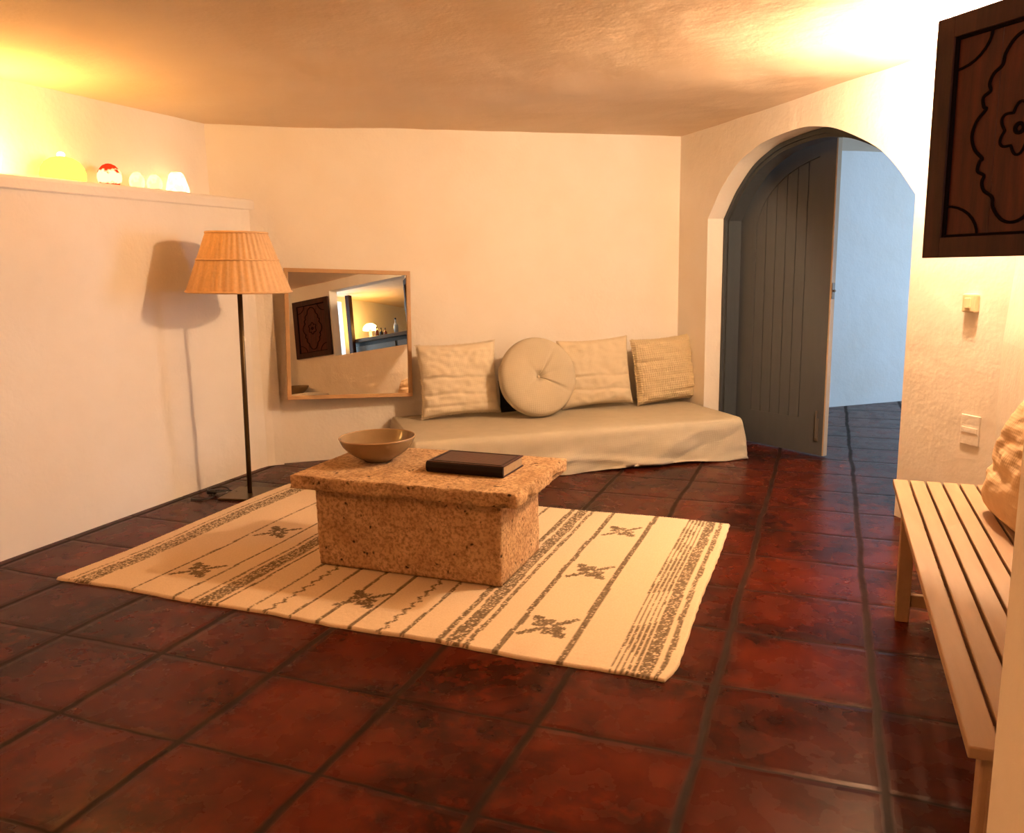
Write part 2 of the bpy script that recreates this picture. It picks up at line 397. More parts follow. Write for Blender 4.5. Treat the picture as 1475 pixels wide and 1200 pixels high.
# ------------------------------------------------------------------ light lamps
def sconce():
    P = Vector((.42, 3.765, 2.065))
    t = thing('wall_sconce', 'small brass ceiling sconce with a glowing globe in the corner behind the dark shutter', 'wall lamp', Matrix.Translation(P))
    bm = bmesh.new(); lathe(bm, [(0, .062), (.035, .06), (.05, .035), (.055, 0), (.05, -.03), (.035, -.052), (0, -.06)][::-1], 24); obj('globe', bm, glow('sconce_globe_glow', SCONCE_COL, SCONCE), t, True)
    bm = bmesh.new(); tube(bm, [(0, 0, .058), (0, 0, .095)], .010); lathe(bm, [(0, .080), (.04, .082), (.04, .095), (0, .1)], 24); lathe(bm, [(0, .055), (.026, .055), (.026, .075), (0, .075)], 20)
    obj('mount', bm, BRASS, t, False)
sconce()
def fill_lamp(x, y, power, c, label):
    t = thing('fill_lamp', label, 'fill lamp', Matrix.Translation((x, y, CH)))
    bm = bmesh.new(); lathe(bm, [(.13, -.02), (.128, -.05), (.10, -.085), (.05, -.105), (0, -.11)], 28); obj('glass_shade', bm, glow('fill_lamp_glow', c, power), t, True)
    bm = bmesh.new(); lathe(bm, [(0, -.012), (.138, -.012), (.138, -.024), (.12, -.024), (0, -.024)][::-1], 28); obj('rim', bm, BRASS, t)
fill_lamp(-1.5, .3, FILL_LAMP, FILL_COL, 'round glass fill lamp added on the ceiling out of view')  # unseen lamp added as warm orange fill for the near side of the room

# lit glass lamps on the ledge
ZL = 1.716; XL = -3.515
def ledge_lamp(name, label, y, x=XL): return thing(name, label, 'lamp', Matrix.Translation((x, y, ZL)), None)
t = ledge_lamp('mushroom_lamp', 'large blazing glass lamp on the ledge at the left edge of the photo', 2.60)
bm = bmesh.new(); lathe(bm, [(.075, 0), (.09, .03), (.088, .08), (.07, .13), (.035, .16), (0, .168)], 28); obj('glass_shade', bm, glow('big_lamp_glow', (1, .50, .13), 2.6*LEDGE), t, True)
bm = bmesh.new(); lathe(bm, [(0, 0), (.08, 0), (.08, .008), (0, .008)], 24); obj('base', bm, BRASS, t)
t = ledge_lamp('dome_lamp', 'yellow glass dome lamp with a white knob on the ledge', 3.035)
bm = bmesh.new(); lathe(bm, [(.100, .002), (.103, .03), (.096, .06), (.078, .088), (.05, .106), (.02, .114), (0, .115)], 32); obj('glass_shade', bm, glow('yellow_dome_glow', (1, .74, .05), .12*LEDGE), t, True)
bm = bmesh.new(); lathe(bm, [(0, .112), (.016, .114), (.019, .124), (.012, .133), (0, .136)], 16); obj('knob', bm, glow('white_knob_glow', (1, .9, .6), .3*LEDGE), t, True)
t = ledge_lamp('egg_lamp', 'egg shaped glass lamp with a red mottled top on the ledge', 3.315)
def egg(h, r): return [(r*.72, .002), (r*.93, h*.18), (r, h*.36), (r*.96, h*.55), (r*.80, h*.74), (r*.5, h*.91), (r*.22, h*.98), (0, h)]
NTe = NT('red_and_white_glass_glow'); em = NTe.n('ShaderNodeEmission'); em.inputs[1].default_value = .09*LEDGE
sp = NTe.n('ShaderNodeSeparateXYZ'); NTe.l(NTe.co(), sp.inputs[0])
fz = NTe.ramp(NTe.math('ADD', sp.outputs[2], NTe.math('MULTIPLY', NTe.math('SUBTRACT', NTe.noise(38, 2), .5), .075)), .062, .076)
fl_ = NTe.math('SUBTRACT', 1, NTe.ramp(NTe.math('ADD', sp.outputs[2], NTe.math('MULTIPLY', NTe.noise(45, 2), .04)), .028, .038))
NTe.l(NTe.mix(NTe.math('MAXIMUM', fz, fl_), (1, .62, .25), (.42, .02, .004)), em.inputs[0]); NTe.l(em.outputs[0], NTe.o.inputs[0])
bm = bmesh.new(); lathe(bm, egg(.112, .060), 28); obj('glass_shade', bm, NTe.m, t, True)
for y, x, lab, r, h in ((3.51, -3.53, 'small pale frosted glass lamp beside the red-topped lamp on the ledge', .040, .090), (3.605, -3.50, 'small pale frosted glass lamp nearest the cone lamp on the ledge', .041, .084)):
    t = ledge_lamp('globe_lamp', lab, y, x); t['group'] = 'small frosted lamps on the ledge'
    bm = bmesh.new(); lathe(bm, egg(h, r), 24); obj('glass_shade', bm, glow('frosted_glass_glow', (1, .60, .22), .10*LEDGE, ((1, .50, .16), 22)), t, True)
    bm = bmesh.new(); lathe(bm, [(0, 0), (.035, 0), (.035, .004), (0, .004)], 20); obj('base', bm, BRASS, t)
t = ledge_lamp('cone_lamp', 'white glowing cone lamp at the right end of the lamps on the ledge', 3.79)
bm = bmesh.new(); lathe(bm, [(.064, .003), (.063, .02), (.055, .05), (.040, .10), (.028, .112), (0, .116)], 24); obj('glass_shade', bm, glow('white_cone_glow', (1, .72, .36), .15*LEDGE, ((1, .5, .18), 30)), t, True)
bm = bmesh.new(); lathe(bm, [(0, 0), (.05, 0), (.05, .004), (0, .004)], 20); obj('base', bm, BRASS, t)

# ------------------------------------------------------------------ floor lamp
t = thing('floor_lamp', 'floor lamp with a woven rattan shade and dark brass pole by the left wall', 'floor lamp', Matrix.Translation((-3.06, 3.652, 0)) @ Matrix.Rotation(R(12), 4, 'Z'))
bm = bmesh.new(); box(bm, -.13, .13, -.13, .13, 0, .012, .003); obj('base', bm, BRASS, t)
bm = bmesh.new(); tube(bm, [(0, 0, .011), (0, 0, 1.28)], .0135, 16); obj('pole', bm, BRASS, t, True).rotation_euler = (0, R(1.7), 0)
bm = bmesh.new(); SEG, ROW = 168, 66; zb, zt, rb, rt = 1.158, 1.472, .274, .158; KS = 42
rings = []
for j in range(ROW+1):
    f = j/ROW; z = zb+(zt-zb)*f; r0 = rb+(rt-rb)*f; r_ = []
    for k in range(SEG):
        th = 2*PI*k/SEG
        rr = r0+.0035*math.cos(KS*th)+.0016*math.cos(KS/2*th+PI*(j % 2))*1+(.0012 if j % 2 else -.0012)
        r_.append(bm.verts.new((rr*math.cos(th), rr*math.sin(th), z)))
    rings.append(r_)
for j in range(ROW):
    for k in range(SEG): bm.faces.new((rings[j][k], rings[j][(k+1) % SEG], rings[j+1][(k+1) % SEG], rings[j+1][k]))
sh = obj('lamp_shade', bm, RATTAN, t, True)
sh.rotation_euler = (0, R(1.7), 0)
md = sh.modifiers.new('thickness', 'SOLIDIFY'); md.thickness = .004; md.offset = -1
bm = bmesh.new()
for z, r0, rr in ((zb, rb+.003, .006), (zt, rt+.003, .006), (zb+(zt-zb)*.54, rb+(rt-rb)*.54+.004, .0045)):
    tube(bm, [(r0*math.cos(2*PI*k/64), r0*math.sin(2*PI*k/64), z) for k in range(64)], rr, 8, True)
obj('rattan_band', bm, RATTAN, sh, True)
bm = bmesh.new()
for k in range(3): a = 2*PI*k/3+.3; tube(bm, [(0, 0, 1.43), (.155*math.cos(a), .155*math.sin(a), 1.462)], .003)
lathe(bm, [(0, 1.27), (.02, 1.27), (.022, 1.33), (0, 1.33)], 16); tube(bm, [(0, 0, 1.32), (0, 0, 1.435)], .004)
obj('socket', bm, BLACK, t).rotation_euler = (0, R(1.7), 0)
bm = bmesh.new()
cp = catmull([(-.10, .02, .010), (-.16, .05, .008), (-.21, .00, .02), (-.25, -.03, .035), (-.22, -.06, .03), (-.18, -.03, .02), (-.15, .02, .022), (-.20, .045, .03), (-.27, .03, .02), (-.25, -.02, .012), (-.21, -.05, .008), (-.19, -.10, .006), (-.24, -.15, .006), (-.30, -.13, .006)], 7)
tube(bm, [(x*1.0+.01, y, z) for x, y, z in cp], .0042, 7)
box(bm, -.245, -.19, -.045, -.015, .006, .034, .006); obj('power_cord', bm, BLACK, t, True)

# ------------------------------------------------------------------ mirror
nu, til = R(138), R(6); s_, z_, d_, wd_, hh_, ro_ = .409, .850, .10, .818, .839, -.046
Nm = Vector((math.sin(nu)*math.cos(til), math.cos(nu)*math.cos(til), math.sin(til)))
Xm = Vector((0, 0, 1)).cross(Nm).normalized(); Xm = Xm if Xm.dot(e) > 0 else -Xm
Ym = Nm.cross(Xm); Ym = Ym if Ym.z > 0 else -Ym
X2 = Xm*math.cos(ro_)+Ym*math.sin(ro_); Y2 = -Xm*math.sin(ro_)+Ym*math.cos(ro_)
Mm = Matrix((X2, -Nm, Y2)).transposed().to_4x4(); Mm.translation = A+e*s_+n_in*d_+Vector((0, 0, z_))
t = thing('wall_mirror', 'rectangular mirror in a thin oak frame hanging on the back wall beside the lamp', 'mirror', Mm)
bm = bmesh.new(); a, b, fw = wd_/2, hh_/2, .026
for x0, x1, z0, z1 in ((-a, a, b-fw, b), (-a, a, -b, -b+fw), (-a, -a+fw, -b+fw, b-fw), (a-fw, a, -b+fw, b-fw)): box(bm, x0, x1, 0, .030, z0, z1, .002)
obj('mirror_frame', bm, OAK, t)
bm = bmesh.new(); box(bm, -a+fw-.002, a-fw+.002, .012, .016, -b+fw-.002, b-fw+.002); obj('mirror_glass', bm, MIRROR, t)
bm = bmesh.new(); box(bm, -a+.01, a-.01, .017, .024, -b+.01, b-.01); tube(bm, [(-.2, .026, .30), (0, .034, .39), (.2, .026, .30)], .0015); obj('backing_board', bm, FRAMEWOOD, t)

# ------------------------------------------------------------------ daybed
s0, s1, dep, TOPZ = .67, 2.805, .95, .268
zax = Vector((0, 0, 1))
Mb = Matrix((e, -n_in, zax)).transposed().to_4x4(); Mb.translation = A+e*s0
bed = thing('daybed', 'low daybed against the back wall under a loose natural linen cover', 'daybed', Mb)
LB = s1-s0
def bed_pt(s, d): return (s, -d)
# the cover: top surface + skirt, one sheet along a path wall -> front edge -> hem, with the ends
bm = bmesh.new(); NS = 150
prof = []
def sst(a, b, x): x = min(1, max(0, (x-a)/(b-a))); return x*x*(3-2*x)
rows = []
D0 = .03
for j in range(61):
    v = j/60
    row = []
    for i in range(NS+1):
        s = LB*i/NS
        # front depth narrows slightly at the ends (rounded corner)
        cr_ = .06
        dd = dep-.012*math.sin(s*2.2)-.02*sst(.5, 1.6, s)*0
        pathlen_top = dd-D0
        total = pathlen_top+TOPZ+.03
        l = v*total
        R_ = .045
        if l < pathlen_top-R_: y, z = D0+l, TOPZ
        elif l < pathlen_top+R_*.57:
            th = (l-(pathlen_top-R_))/(R_*PI/2); y, z = dd-R_+R_*math.sin(th*PI/2), TOPZ-R_+R_*math.cos(th*PI/2)
        else:
            q = (l-(pathlen_top+R_*.57))/(total-(pathlen_top+R_*.57)); z = (TOPZ-R_)*(1-q); y = dd
            wr = .010*math.sin(s*9+2*nz(s*2, z*3))*q + .028*nz(s*3.3, z*7, 5)*min(1, q*1.5)+.012*nz(s*9-z*18, z*11, 2)
            fold = .02*math.exp(-((z-.05-.05*math.sin(s*3.2-1.2))/.018)**2)
            y += wr+.012*q + fold*.8
            hem = .004+.018*sst(1.0, 1.5, s)*(1-sst(1.7, 2.05, s))*1.0
            z = max(z, hem*(q)**3)
        z += .006*nz(s*2.1, y*3)+.002*nz(s*14, y*14, 4) if z > .2 else 0
        z += .012*math.exp(-((s-LB+.5)/.5)**2)*(1 if z > .2 else 0)*0
        row.append(bm.verts.new((s, -y, max(.002, z))))
    rows.append(row)
for j in range(60):
    for i in range(NS): bm.faces.new((rows[j][i], rows[j][i+1], rows[j+1][i+1], rows[j+1][i]))
# ends: drop from the side edge to the floor
for side, idx in ((0, 0), (1, NS)):
    prev = None; sg = -1 if side == 0 else 1
    for q in range(0, 9):
        f = q/8; cur = []
        for j in range(61):
            v0 = rows[j][idx].co
            zz = v0.z*(1-f); bulge = .035*math.sin(min(1, f*1.6)*PI/2) if v0.z > .02 else .035*min(1, f*2)
            x = v0.x+sg*(bulge+.006*nz(v0.y*6, zz*8, 3+side)); yy = v0.y
            if q == 0: cur.append(rows[j][idx])
            else: cur.append(bm.verts.new((x, yy+(0.012*f if v0.y < -.85 else 0), max(.002, zz))))
        if prev:
            for j in range(60): bm.faces.new((prev[j], prev[j+1], cur[j+1], cur[j]))
        prev = cur
cov = obj('linen_cover', bm, LINEN, bed, True)
bm = bmesh.new(); box(bm, .03, LB-.03, -dep+.04, -D0, .085, TOPZ-.014, .03); obj('mattress', bm, CREAM, bed)
bm = bmesh.new(); box(bm, .05, LB-.05, -dep+.07, -D0-.01, 0, .085); obj('plinth', bm, WALL, bed)

# ------------------------------------------------------------------ cushions
def pillow(bm, W, Hh, T, seed=0, pinch=.07, wr=.010, folds=(), n=56, nub=0):
    grid = []
    for sgn in (-1, 1):
        gg = []
        for i in range(n+1):
            row = []
            for j in range(n+1):
                u = -1+2*i/n; v = -1+2*j/n
                x = W/2*u*(1-pinch*(1-v*v)*abs(u)**3); z = Hh/2*v*(1-pinch*(1-u*u)*abs(v)**3)
                ed = max(0, (1-u**4))*max(0, (1-v**4)); th = T/2*ed**.42 if ed > 0 else 0
                th *= 1-.25*max(0, v)
                d = wr*nz(u*2.2+seed, v*2.8, seed)+wr*.45*nz(u*6, v*7+seed, 2)
                for fz, fw, fd, ux in folds:
                    c = fz+.06*nz(u*1.5+seed, fz*9)+ux*u*.05
                    d -= fd*math.exp(-((v-c)/fw)**2)*(.35+.65*max(0, -u if ux <= 0 else u))
                if nub: d += nub*nz(u*34, v*34, seed)+nub*.8*math.sin(v*38)
                y = sgn*(th+d*min(1, ed*3))
                if (i in (0, n) or j in (0, n)):
                    y = 0
                    if sgn == 1: row.append(grid[0][i][j]); continue
                row.append(bm.verts.new((x, y, z)))
            gg.append(row)
        grid.append(gg)
    for gg in grid:
        for i in range(n):
            for j in range(n): bm.faces.new((gg[i][j], gg[i+1][j], gg[i+1][j+1], gg[i][j+1]))
def outline(W, Hh, pinch, k=200):
    out = []
    for q in range(k):
        t = 4*q/k; sd = int(t); f = -1+2*(t-sd)
        u, v = ((f, -1), (1, f), (-f, 1), (-1, -f))[sd]
        out.append((W/2*u*(1-pinch*(1-v*v)*abs(u)**3), Hh/2*v*(1-pinch*(1-u*u)*abs(v)**3)))
    return out
def fringe(bm, W, Hh, pinch, L0, seed, r=.0035):
    O = outline(W, Hh, pinch, 220)
    pts = [(x*(1+.012*nz(i*.7, seed)), .004*nz(i*.5, seed, 4), z*(1+.012*nz(i*.6, seed, 9))) for i, (x, z) in enumerate(O)]
    tube(bm, pts, r, 6, True)
    rnd = random.Random(seed)
    for i in range(0, len(O), 1):
        x, z = O[i]; d = Vector((x, 0, z)).normalized(); d = Vector((d.x+rnd.uniform(-.5, .5), rnd.uniform(-.4, .4), d.z+rnd.uniform(-.5, .5))).normalized()
        l = L0*rnd.uniform(.4, 1.1)
        tube(bm, [(x, 0, z), (x+d.x*l, d.y*l, z+d.z*l)], .0022, 4)
def cushion_matrix(s, d, z, tilt, yaw=0, roll=0):
    m = Matrix((e, -n_in, zax)).transposed().to_4x4(); m.translation = A+e*s+n_in*d+Vector((0, 0, z))
    return m @ Matrix.Rotation(R(yaw), 4, 'Z') @ Matrix.Rotation(R(tilt), 4, 'X') @ Matrix.Rotation(R(roll), 4, 'Y')
BZ = TOPZ+.004
G = 'cushions along the daybed'
def square(label, s, d, W, Hh, T, tilt, yaw, roll, m, seed, folds, fr=.010, pinch=.07, wr=.012, nub=0):
    zc = BZ+Hh/2*math.cos(R(tilt))+.008+W/2*abs(math.sin(R(roll)))*.8
    t = thing('square_cushion', label, 'cushion', cushion_matrix(s, d, zc, tilt, yaw, roll), G)
    bm = bmesh.new(); pillow(bm, W, Hh, T, seed, pinch, wr, folds, nub=nub); obj('cushion_body', bm, m, t, True)
    bm = bmesh.new(); fringe(bm, W, Hh, pinch, fr, seed); obj('fringed_edge', bm, m, t, True)
# negative tilt about local x leans the top back to the wall
square('cream square cushion with frayed edge, leftmost on the daybed beside the mirror', 1.10, .205, .54, .49, .15, -9, 0, -1.5, CREAM, 3, [(.04, .04, .030, -1), (-.42, .045, .022, -.5), (-.72, .04, .014, -.3)], pinch=.07, wr=.020)
square('cream square cushion with a deep crease, between the round and the nubby cushions', 2.085, .20, .53, .475, .16, -9, 0, -2.0, CREAM2, 11, [(-.12, .035, .034, -1), (-.52, .05, .026, -1)], .005, wr=.018)
square('nubby woven ecru cushion, rightmost on the daybed in the corner', 2.615, .21, .50, .465, .15, -10, 6, -2.5, ECRU, 23, [(.22, .05, .028, -1), (-.75, .05, .02, 1)], .010, .06, .016, .0022)
# round cushion
t = thing('round_cushion', 'round flax cushion with a tufted centre leaning on the daybed', 'cushion', cushion_matrix(1.60, .375, BZ+.262, -14), G)
bm = bmesh.new(); RR, nR, nA = .268, 26, 128
top, bot = [], []
def rz(f, th):
    edge = (1-f**5)**.40 if f < 1 else 0
    dimp = .60*math.exp(-(f/.10)**2)+.12*math.exp(-(f/.4)**2)
    fold = 0
    for a0, wdt, dp in ((-.50, .05, .30), (1.0, .08, .16), (.3, .15, .05), (2.3, .25, .05), (3.8, .2, .05)):
        dd = (th-a0+PI) % (2*PI)-PI; fold += dp*math.exp(-(dd/wdt)**2)*math.exp(-(f/.75)**2)
    return edge*(1-dimp)*(1-fold)+.02*nz(f*3*math.cos(th), f*3*math.sin(th), 5)*(1-f)
for sgn, lst in ((-1, top), (1, bot)):
    for i in range(nR+1):
        f = i/nR
        if i == 0: lst.append([bm.verts.new((0, sgn*.078*rz(0, 0), 0))]); continue
        if i == nR and sgn == 1: lst.append(top[-1]); continue
        rr_ = RR*f
        lst.append([bm.verts.new((rr_*math.cos(2*PI*k/nA)*(1+.01*nz(math.cos(2*PI*k/nA)*2, math.sin(2*PI*k/nA)*2)), sgn*.078*(rz(f, 2*PI*k/nA) if sgn < 0 else (1-f**5)**.4 if f < 1 else 0), rr_*math.sin(2*PI*k/nA))) for k in range(nA)])
for lst in (top, bot):
    for i in range(nR):
        a, b = lst[i], lst[i+1]
        for k in range(nA):
            k2 = (k+1) % nA
            if len(a) == 1: bm.faces.new((a[0], b[k], b[k2]))
            else: bm.faces.new((a[k], a[k2], b[k2], b[k]))
obj('cushion_body', bm, FLAX, t, True)
bm = bmesh.new(); lathe(bm, [(0, .006), (.008, .005), (.011, 0), (.008, -.004), (0, -.005)], 14); o = obj('tuft_button', bm, FLAX, t, True); o.rotation_euler = (PI/2, 0, 0); o.location = (0, -.028, 0)
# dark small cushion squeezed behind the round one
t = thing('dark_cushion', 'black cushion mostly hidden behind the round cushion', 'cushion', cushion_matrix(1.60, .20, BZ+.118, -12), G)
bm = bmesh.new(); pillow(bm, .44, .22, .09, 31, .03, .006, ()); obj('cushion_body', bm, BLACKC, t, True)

# ------------------------------------------------------------------ rug (woven pattern as vertex colours on the weave mesh)
RX0, RX1, RY0, RY1 = -2.965, -.400, 2.300, 3.900
cs = .0057; nx, ny = int((RX1-RX0)/cs), int((RY1-RY0)/cs)
bands = []   # (x0, x1, density)
def S(x, wd=.012, d=.9): bands.append((x-wd/2, x+wd/2, d))
def Bd(x0, x1, d): bands.append((x0, x1, d))
S(-2.895, .010, .7); Bd(-2.872, -2.785, .62); S(-2.561, .012, .8); S(-2.340, .012, .85)
S(-2.245, .012, .8); Bd(-2.222, -2.150, .72); S(-2.125, .012, .85); S(-1.985, .012, .8)
S(-1.797, .014, .9); S(-1.673, .014, .9); S(-1.535, .015, .95); S(-1.331, .014, .8)
Bd(-1.205, -1.180, .8); Bd(-1.166, -1.112, .75); Bd(-1.098, -1.080, .75)
Bd(-.990, -.968, .85); Bd(-.772, -.748, .9)
x = -.600
for k in range(5): Bd(x, x+.009, .85); x += .0175
Bd(x, -.468, .80); Bd(-.452, -.432, .8)
zig = [-1.905, -1.414]
motifs = [(-2.45, 2.56, .105, 0), (-2.45, 3.10, .105, 0), (-2.45, 3.63, .105, 0), (-1.62, 2.53, .105, 0), (-1.62, 3.10, .105, 0), (-1.62, 3.60, .105, 0), (-.87, 2.535, .110, 0), (-.87, 3.085, .105, 0), (-.87, 3.625, .10, 0)]
rng = np.random.default_rng(5)
xs = RX0+(np.arange(nx+1)/nx)*(RX1-RX0); ys = RY0+(np.arange(ny+1)/ny)*(RY1-RY0)
XX, YY = np.meshgrid(xs, ys, indexing='ij')
dark = np.zeros_like(XX); rn = rng.random(XX.shape); jit = .003*np.sin(YY*4+1)+.0012*np.sin(YY*19)
XJ = XX+jit
for a, b, d in bands: dark = np.where((XJ > a) & (XJ < b) & (rn < d+.05), 1, dark)
for zc in zig:
    ph = np.abs(((YY/.030) % 2)-1); dark = np.where((np.abs(XJ-zc-.022*(ph-.5)) < .008) & (rn < .85), 1, dark)
for mx, my, r, _ in motifs:
    dx, dy = (XX-mx)/r, (YY-my)/r; rad = np.hypot(dx, dy); an = np.arctan2(dy, dx)
    m = (rad < .24) & (rad > .11)
    for a0, ln, wdt in ((R(46), 1.12, .11), (R(136), .92, .20), (R(226), 1.15, .11), (R(316), .92, .20)):
        al = dx*math.cos(a0)+dy*math.sin(a0); pe = -dx*math.sin(a0)+dy*math.cos(a0)
        m |= (al > .2) & (al < ln) & (np.abs(pe) < wdt*(1.15-.6*np.abs(al/ln-.55)*2)*(1+.25*np.sin(al*20)))
    for a0 in (R(0), R(90), R(180), R(270)):
        al = dx*math.cos(a0)+dy*math.sin(a0); pe = -dx*math.sin(a0)+dy*math.cos(a0)
        m |= (al > .15) & (al < .55) & (np.abs(pe) < .10)
    dark = np.where(m & (rn < .93), 1, dark)
dark *= (.75+.25*rng.random(XX.shape))
tex = .0016*((np.arange(nx+1)[:, None] % 2)*1.0)+.0012*(np.arange(ny+1)[None, :] % 2)+.0016*rng.random(XX.shape)
wav = .0012*np.sin(XX*5+YY*3)+.001*np.sin(YY*9-XX*4)
ZZ = .010+tex+wav
ex = np.minimum(XX-RX0, RX1-XX); ey = np.minimum(YY-RY0, RY1-YY)
ZZ = np.where(np.minimum(ex, ey) < .004, .004, ZZ)
# slightly crooked outline
u = (XX-RX0)/(RX1-RX0); v = (YY-RY0)/(RY1-RY0)
PX = XX+.003*np.sin(YY*5.5+1)*(u**2)-.010*np.sin(YY*4)*((1-u)**2)+.0012*np.sin(YY*60+np.sin(YY*13)*2)*np.clip((u-.97)/.03, 0, 1)
PY = YY+.006*np.sin(XX*9)*((1-v)**3)+.0015*np.sin(XX*45+np.sin(XX*11)*2)*(1-v)**20+.016*(.5-u)*2*(1-v)+.006*np.sin(XX*7)*(v**3)-.022*(1-v)*np.clip((u-.93)/.07, 0, 1)*0
PX = PX-.022*np.clip(1-v/.06, 0, 1)*np.clip((u-.97)/.03, 0, 1)+.006*u*(1-v)
# left edge fans out towards the front as in the photo
PX = PX-.010*(1-u)*(1-v)
verts = np.stack([PX.ravel(), PY.ravel(), ZZ.ravel()], 1)
idx = np.arange((nx+1)*(ny+1)).reshape(nx+1, ny+1)
faces = np.stack([idx[:-1, :-1].ravel(), idx[1:, :-1].ravel(), idx[1:, 1:].ravel(), idx[:-1, 1:].ravel()], 1)
# border skirt down to the floor
bl_ = list(idx[:, 0])+list(idx[-1, 1:])+list(idx[-2::-1, -1])+list(idx[0, -2:0:-1])
nb0 = len(verts); low = verts[bl_].copy(); low[:, 2] = .0005; verts = np.vstack([verts, low]); nb_ = len(bl_)
sk = np.array([[bl_[(i+1) % nb_], bl_[i], nb0+i, nb0+(i+1) % nb_] for i in range(nb_)]); faces = np.vstack([faces, sk])
me = bpy.data.meshes.new('rug'); me.vertices.add(len(verts)); me.vertices.foreach_set('co', verts.ravel().astype(np.float32))
me.loops.add(faces.size); me.loops.foreach_set('vertex_index', faces.ravel().astype(np.int32))
me.polygons.add(len(faces)); me.polygons.foreach_set('loop_start', (np.arange(len(faces))*4).astype(np.int32)); me.polygons.foreach_set('loop_total', np.full(len(faces), 4, np.int32))
me.update(calc_edges=True); me.validate()
ca = me.attributes.new('yarn', 'FLOAT', 'POINT'); dv = np.concatenate([dark.ravel(), np.zeros(nb_)]).astype(np.float32)
if len(me.vertices) == len(dv): ca.data.foreach_set('value', dv)
RT = NT('woven_cotton_yarn'); at = RT.n('ShaderNodeAttribute', attribute_name='yarn')
cc = RT.mix(RT.noise(160, 2), (.76, .60, .42), (.60, .45, .30))
RT.l(RT.mix(at.outputs['Fac'], cc, (.115, .078, .042)), RT.b.inputs['Base Color']); RT.set(Roughness=.95, Specular_IOR_Level=.1)
me.materials.append(RT.m); rug = bpy.data.objects.new('rug', me); col.objects.link(rug)
tag(rug, 'cream flatwoven rug with brown stripes and star motifs under the stone table', 'rug')

# ------------------------------------------------------------------ stone table
def rough_block(bm, x0, x1, y0, y1, z0, z1, step, amp, seed, edge=0.0):
    nx_, ny_, nz_ = [max(2, int(round(d/step))) for d in (x1-x0, y1-y0, z1-z0)]
    cache = {}
    def P(i, j, k):
        if (i, j, k) in cache: return cache[(i, j, k)]
        x, y, z = x0+(x1-x0)*i/nx_, y0+(y1-y0)*j/ny_, z0+(z1-z0)*k/nz_
        nxn = (-1 if i == 0 else 1 if i == nx_ else 0); nyn = (-1 if j == 0 else 1 if j == ny_ else 0); nzn = (-1 if k == 0 else 1 if k == nz_ else 0)
        d = amp*(nz(x*13, y*13, z*13+seed)+.8*nz(x*40, y*40, z*40+seed))
        cnt = abs(nxn)+abs(nyn)+abs(nzn); rd = -.004 if cnt >= 2 else 0
        if edge and cnt >= 1 and not (nzn == 1 and cnt == 1): rd -= edge*max(0, nz(x*14, y*14, z*26+seed)-.02)
        v = bm.verts.new((x+nxn*(d+rd), y+nyn*(d+rd), z+(nzn*(d*.25+(rd if cnt > 1 else 0)*.6) if nzn > 0 or z0 > .1 else 0)))
        cache[(i, j, k)] = v; return v
    for i in range(nx_):
        for j in range(ny_):
            bm.faces.new((P(i, j, 0), P(i, j+1, 0), P(i+1, j+1, 0), P(i+1, j, 0))); bm.faces.new((P(i, j, nz_), P(i+1, j, nz_), P(i+1, j+1, nz_), P(i, j+1, nz_)))
    for i in range(nx_):
        for k in range(nz_):
            bm.faces.new((P(i, 0, k), P(i+1, 0, k), P(i+1, 0, k+1), P(i, 0, k+1))); bm.faces.new((P(i, ny_, k), P(i, ny_, k+1), P(i+1, ny_, k+1), P(i+1, ny_, k)))
    for j in range(ny_):
        for k in range(nz_):
            bm.faces.new((P(0, j, k), P(0, j, k+1), P(0, j+1, k+1), P(0, j+1, k))); bm.faces.new((P(nx_, j, k), P(nx_, j+1, k), P(nx_, j+1, k+1), P(nx_, j, k+1)))
t = thing('coffee_table', 'low coffee table of porous sandstone standing on the striped rug', 'table', Matrix.Translation((-1.575, 3.015, .016)))
off = (-1.575, 3.015, .016)
bm = bmesh.new(); rough_block(bm, -2.000, -1.150, 2.790, 3.245, .0165, .362, .0125, .003, 4)
o = obj('table_base', bm, STONE, t, True); o.location = [-q for q in off]
bm = bmesh.new(); rough_block(bm, -2.075, -1.052, 2.722, 3.345, .362, .420, .009, .0045, 9, .030)
o = obj('tabletop', bm, STONE, t, True); o.location = [-q for q in off]
# bowl
t = thing('bowl', 'wide glazed stoneware bowl on the left of the stone tabletop', 'bowl', Matrix.Translation((-1.845, 3.065, .4215)))
bm = bmesh.new(); RB = .168
out = [(0, .004), (.050, .004), (.052, 0), (.060, 0), (.068, .008), (.100, .024), (.130, .046), (.153, .072), (.166, .098), (.168, .106), (.165, .108)]
inn = [(.161, .105), (.148, .076), (.123, .050), (.090, .030), (.05, .019), (.02, .014), (0, .0135)]
lathe(bm, out+inn, 64); obj('bowl_body', bm, CERAMIC, t, True)
bm = bmesh.new(); tube(bm, [(.1665*math.cos(2*PI*k/72), .1665*math.sin(2*PI*k/72), .107) for k in range(72)], .0035, 8, True); obj('bowl_rim', bm, simple('rim_glaze', (.42, .26, .13), .25, .2, 20, 0), t, True)
